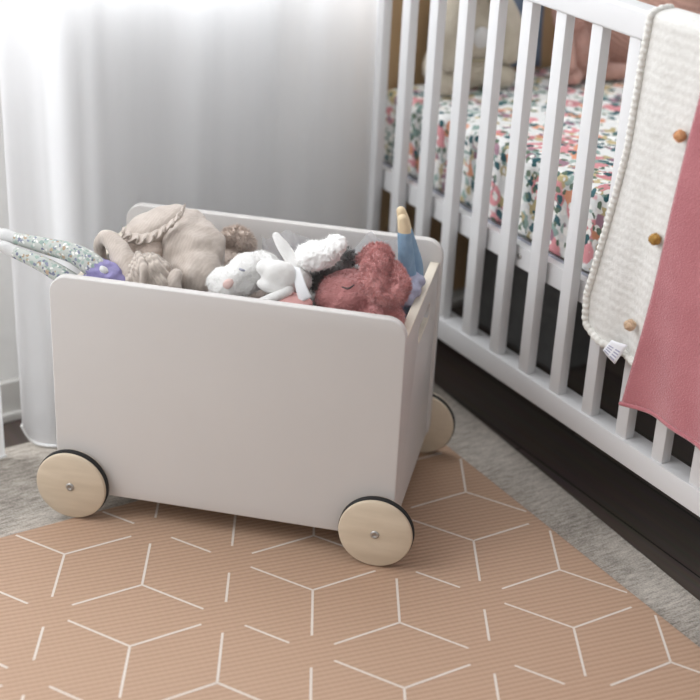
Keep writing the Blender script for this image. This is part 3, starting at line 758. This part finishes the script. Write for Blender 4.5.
for sg in (-1, 1):
    d9.part('leg', meld(tube([Vector((-3.95, 2.80 + sg * .14, 3.66)), Vector((-3.76, 2.84 + sg * .20 + (.25 if sg > 0 else 0), 3.64)), Vector((-3.7, 2.86 + sg * .24 + (.6 if sg > 0 else 0), 3.64))], [.13, .12, .08]), .03, 3), M['blush'])
    d9.part('arm', meld(tube([Vector((-3.9, 2.76 + sg * .2, 4.16)), Vector((-3.80, 2.78 + sg * .27, 3.98)), Vector((-3.74, 2.80 + sg * .28, 3.80))], [.09, .10, .09]), .03, 3), M['blush'])
    d9.part('ear', meld(ball(Vector((-3.98, 2.66 + sg * .2, 4.69)), (.06, .10, .10)), .025, 2), M['blush'])

# storage box below
sb = Thing('storage_box', 'dark grey fabric storage box on the floor beneath the crib mattress', 'storage box', CRIB, (-3.7, 2.9, FZ))
sb.part('body', box((-4.55, 2.0, FZ), (-2.75, 4.2, 1.9), .03), M['dark_box'], smooth=False)
sb.part('lid', box((-4.6, 1.96, 1.9), (-2.7, 4.24, 2.05), .03), M['dark_box'], smooth=False)

# ================================================================== BLANKETS
def drape(sl, sr, bottom, tf, topz, backz, wave, hang):
    """cloth over the rail: a runs along the rail, b from the front hem over the top to the back"""
    L1_ = topz - 2.0; arc = .62; L2_ = topz - backz; tot = L1_ + arc + L2_
    def fn(a, b):
        d = b * tot
        zl = bottom(a)
        if d < L1_:
            z = zl + (topz - zl) * (d / L1_); t = tf; w = 1 - d / L1_
            s = sl(z) + (sr(z) - sl(z)) * a
            t += -wave(s, z) * (.25 + .75 * w)
        elif d < L1_ + arc:
            ph = (d - L1_) / arc * PI
            wd = (.30 - tf) / 2
            t = tf + wd - wd * math.cos(ph); z = topz + .07 * math.sin(ph)
            s = sl(topz) + (sr(topz) - sl(topz)) * a
            t -= wave(s, topz) * .25 * math.cos(ph)
        else:
            z = topz - (d - L1_ - arc); t = .30 + .02 * math.sin(a * 9)
            s = sl(topz) + (sr(topz) - sl(topz)) * a
        return Vector((s, t, z))
    return fn
wl_tab = [(2.0, .20), (2.137, .10), (2.285, .04), (2.543, .021), (3.332, .15), (4.245, .301), (5.173, .354), (5.66, .40)]
bw = Thing('knit_blanket', 'cream knitted blanket with yarn bobbles hanging over the crib rail, nearest the oak end', 'blanket', CRIB, (.9, -.15, 2.1))
def wbottom(a):
    e = min(a, .12) / .12
    return 2.10 + .10 * (1 - e) ** 2 + .03 * a
wwave = lambda s, z: .035 * math.sin(s * 5.2 + z * .5 + 1.0) + .02 * math.sin(s * 11 - z)
wf = drape(lambda z: lerp_tab(wl_tab, z), lambda z: 2.1, wbottom, -.125, 5.60, 4.55, wwave, 0)
bw.part('cloth', sheet(wf, 70, 120, .03), M['whiteknit'])
def braid(path, r):
    bm = bmesh.new()
    pts = catmull(path, 6); out = []
    acc = 0; 
    rad = []; 
    for i, p in enumerate(pts):
        if i: acc += (p - pts[i - 1]).length
        rad.append(r * (1 + .10 * math.sin(acc * 2 * PI / .07)))
    return tube(pts, rad, n=3, seg=10)
edge = [wf(.0, k / 60) + Vector((-.01, -.015, 0)) for k in range(0, 46)]
bw.part('braided_edge', braid(edge, .036), M['whitebraid'])
hem = [wf(k / 40, .0) + Vector((0, -.012, 0)) for k in range(0, 16)]
bw.part('braided_hem', braid(hem, .04), M['whitebraid'])
for (px, py, mm) in ((680, 136, 'peachyarn'), (655, 239, 'mustard'), (630, 325, 'apricot')):
    p = at(CRIB, px, py, -.21)
    pb = meld(ball(p, .056), .01, 2, ((.012, 22),))
    bw.part('bobble', fuzz(pb, 900, .014, .003, 21), M[mm])
t4 = [at(CRIB, 603, 350, -.21), at(CRIB, 612, 340, -.20), at(CRIB, 628, 345, -.20), at(CRIB, 615, 364, -.23)]
def tg(a, b): return t4[1].lerp(t4[2], a).lerp(t4[0].lerp(t4[3], a), b) + Vector((0, -.01 * math.sin(a * PI), 0))
tg_o = bw.part('tag', sheet(tg, 6, 6, .006), M['tagcloth'], label='small white care tag with grey lines')
bm = bmesh.new()
for k in range(4):
    b0 = .38 + k * .15
    q = [tg(a, bb) + Vector((-.004, -.012, 0)) for a, bb in ((.12, b0), (.9, b0), (.9, b0 + .07), (.12, b0 + .07))]
    bm.faces.new([bm.verts.new(x) for x in q])
bw.part('tag_print', bm, M['taglines'], parent=tg_o, smooth=False)

bp_ = Thing('fleece_blanket', 'dusty pink fleece blanket hanging over the crib rail, partly covering the cream knitted blanket', 'blanket', CRIB, (2.2, -.24, 1.65))
pl_tab = [(1.60, .855), (1.658, .856), (2.549, .959), (3.466, 1.069), (4.325, 1.172), (4.986, 1.25), (5.75, 1.33)]
pwave = lambda s, z: .05 * math.sin(s * 3.6 - z * .35 + .4) + .03 * math.sin(s * 8 + z)
def pbottom(a): return 1.655 + .07 * math.sin(a * 5.2) - .05 * a
pf = drape(lambda z: lerp_tab(pl_tab, z), lambda z: 3.4 + .12 * (5.7 - z), pbottom, -.22, 5.68, 4.3, pwave, 0)
bp_.part('cloth', sheet(pf, 80, 120, .03), M['pinkblanket'])
def hemtube(f, n, b, r): return tube([f(k / n, b) for k in range(n + 1)], [r] * (n + 1), n=2, seg=8)
bp_.part('hem', hemtube(pf, 60, 0.0, .024), M['pinkblanket'])

# ================================================================== CURTAINS
def sst(x):
    x = max(0, min(1, x)); return x * x * (3 - 2 * x)
def curtain(w0, w1, seed, folds, label, bow, z0=-.06):
    rnd = random.Random(seed)
    def fn(a, b):
        w = w0 + (w1 - w0) * a; z = z0 + 16.5 * b
        env = .55 + .45 * math.sin(a * 9 + seed)
        y = 0
        for (ph, fr, am) in folds: y += am * math.sin(w * fr + ph + .10 * math.sin(z * .5 + w))
        y *= (.65 + .35 * b)
        if bow: y += .62 * sst((w - .5) / .7) * max(0, 1 - max(0, w - 1.6) / 3.6)
        if bow: y -= .26 * sst(w / .42) * (1 - sst((w - .5) / .3)) * (1 - b) ** 8
        if a < .03: z += (1 - b) ** 30 * .25 * (1 - a / .03) ** 2
        return Vector((w, y, z))
    bm = sheet(fn, 220, 40, 0)
    t = Thing('sheer_curtain', label, 'curtain', CURT, ((w0 + w1) / 2, 0, z0))
    t.part('cloth', bm, M['curtain'])
    hm = tube([fn(k / 120, 0) for k in range(121)], [.02] * 121, n=1, seg=6)
    t.part('hem', hm, M['hem_line'])
curtain(.03, 5.13, 1, ((.4, 3.6, .07), (1.5, 8.3, .045), (.9, 13.1, .02), (.2, 2.2, .07)), 'long sheer white curtain hanging behind the toy box, between it and the wall', True)
curtain(-7.0, -.27, 2, ((1.1, 5.6, .11), (.6, 10.3, .06), (.7, 2.4, .1)), 'sheer white curtain at the left edge, separated by a narrow gap from the wide one', False)

# ================================================================== LIGHT
wd = bpy.data.worlds.new('room_light'); scn.world = wd; wd.use_nodes = True
bg = wd.node_tree.nodes['Background']; bg.inputs[0].default_value = (.985, .985, 1.0, 1); bg.inputs[1].default_value = .63
def area(name, loc, target, sx, sy, power, col):
    l = bpy.data.lights.new(name, 'AREA'); l.shape = 'RECTANGLE'; l.size = sx * S; l.size_y = sy * S; l.energy = power; l.color = col
    o = bpy.data.objects.new(name, l); COL.objects.link(o)
    o.location = Vector(loc) * S
    d = (Vector(target) - Vector(loc)); o.rotation_euler = d.to_track_quat('-Z', 'Y').to_euler()
    return o
wc = WALL @ Vector(((WX0 + WX1) / 2, 1.6, (WZ0 + WZ1) / 2)); wt = WALL @ Vector((0, -4, 5))
area('daylight_window', wc, wt, 9, 13, 36, (.96, .98, 1.0))
area('curtain_fill_high', WALL @ Vector((3.2, 1.8, 10)), WALL @ Vector((2.4, -3, 4.5)), 6, 9, 25, (.96, .98, 1.0))  # added lamp behind the extra opening, lifts the darker right of the curtain
area('daylight_left', (-9.5, 10.5, 10.5), (2, 14, 2), 9, 9, 17, (.98, .99, 1.0))

# ================================================================== CAMERA
cd = bpy.data.cameras.new('camera'); cam = bpy.data.objects.new('camera', cd); COL.objects.link(cam)
cd.sensor_width = 36; cd.lens = F / 700 * 36
mw = Matrix((rgt, upv, -fwd)).transposed().to_4x4(); mw.translation = CAM * S
cam.matrix_world = mw
cd.dof.use_dof = True; cd.dof.focus_distance = 15.1 * S; cd.dof.aperture_fstop = 2.6
cd.clip_start = .05
scn.camera = cam
scn.view_settings.view_transform = 'Standard'
scn.view_settings.look = 'None'
scn.view_settings.exposure = 0
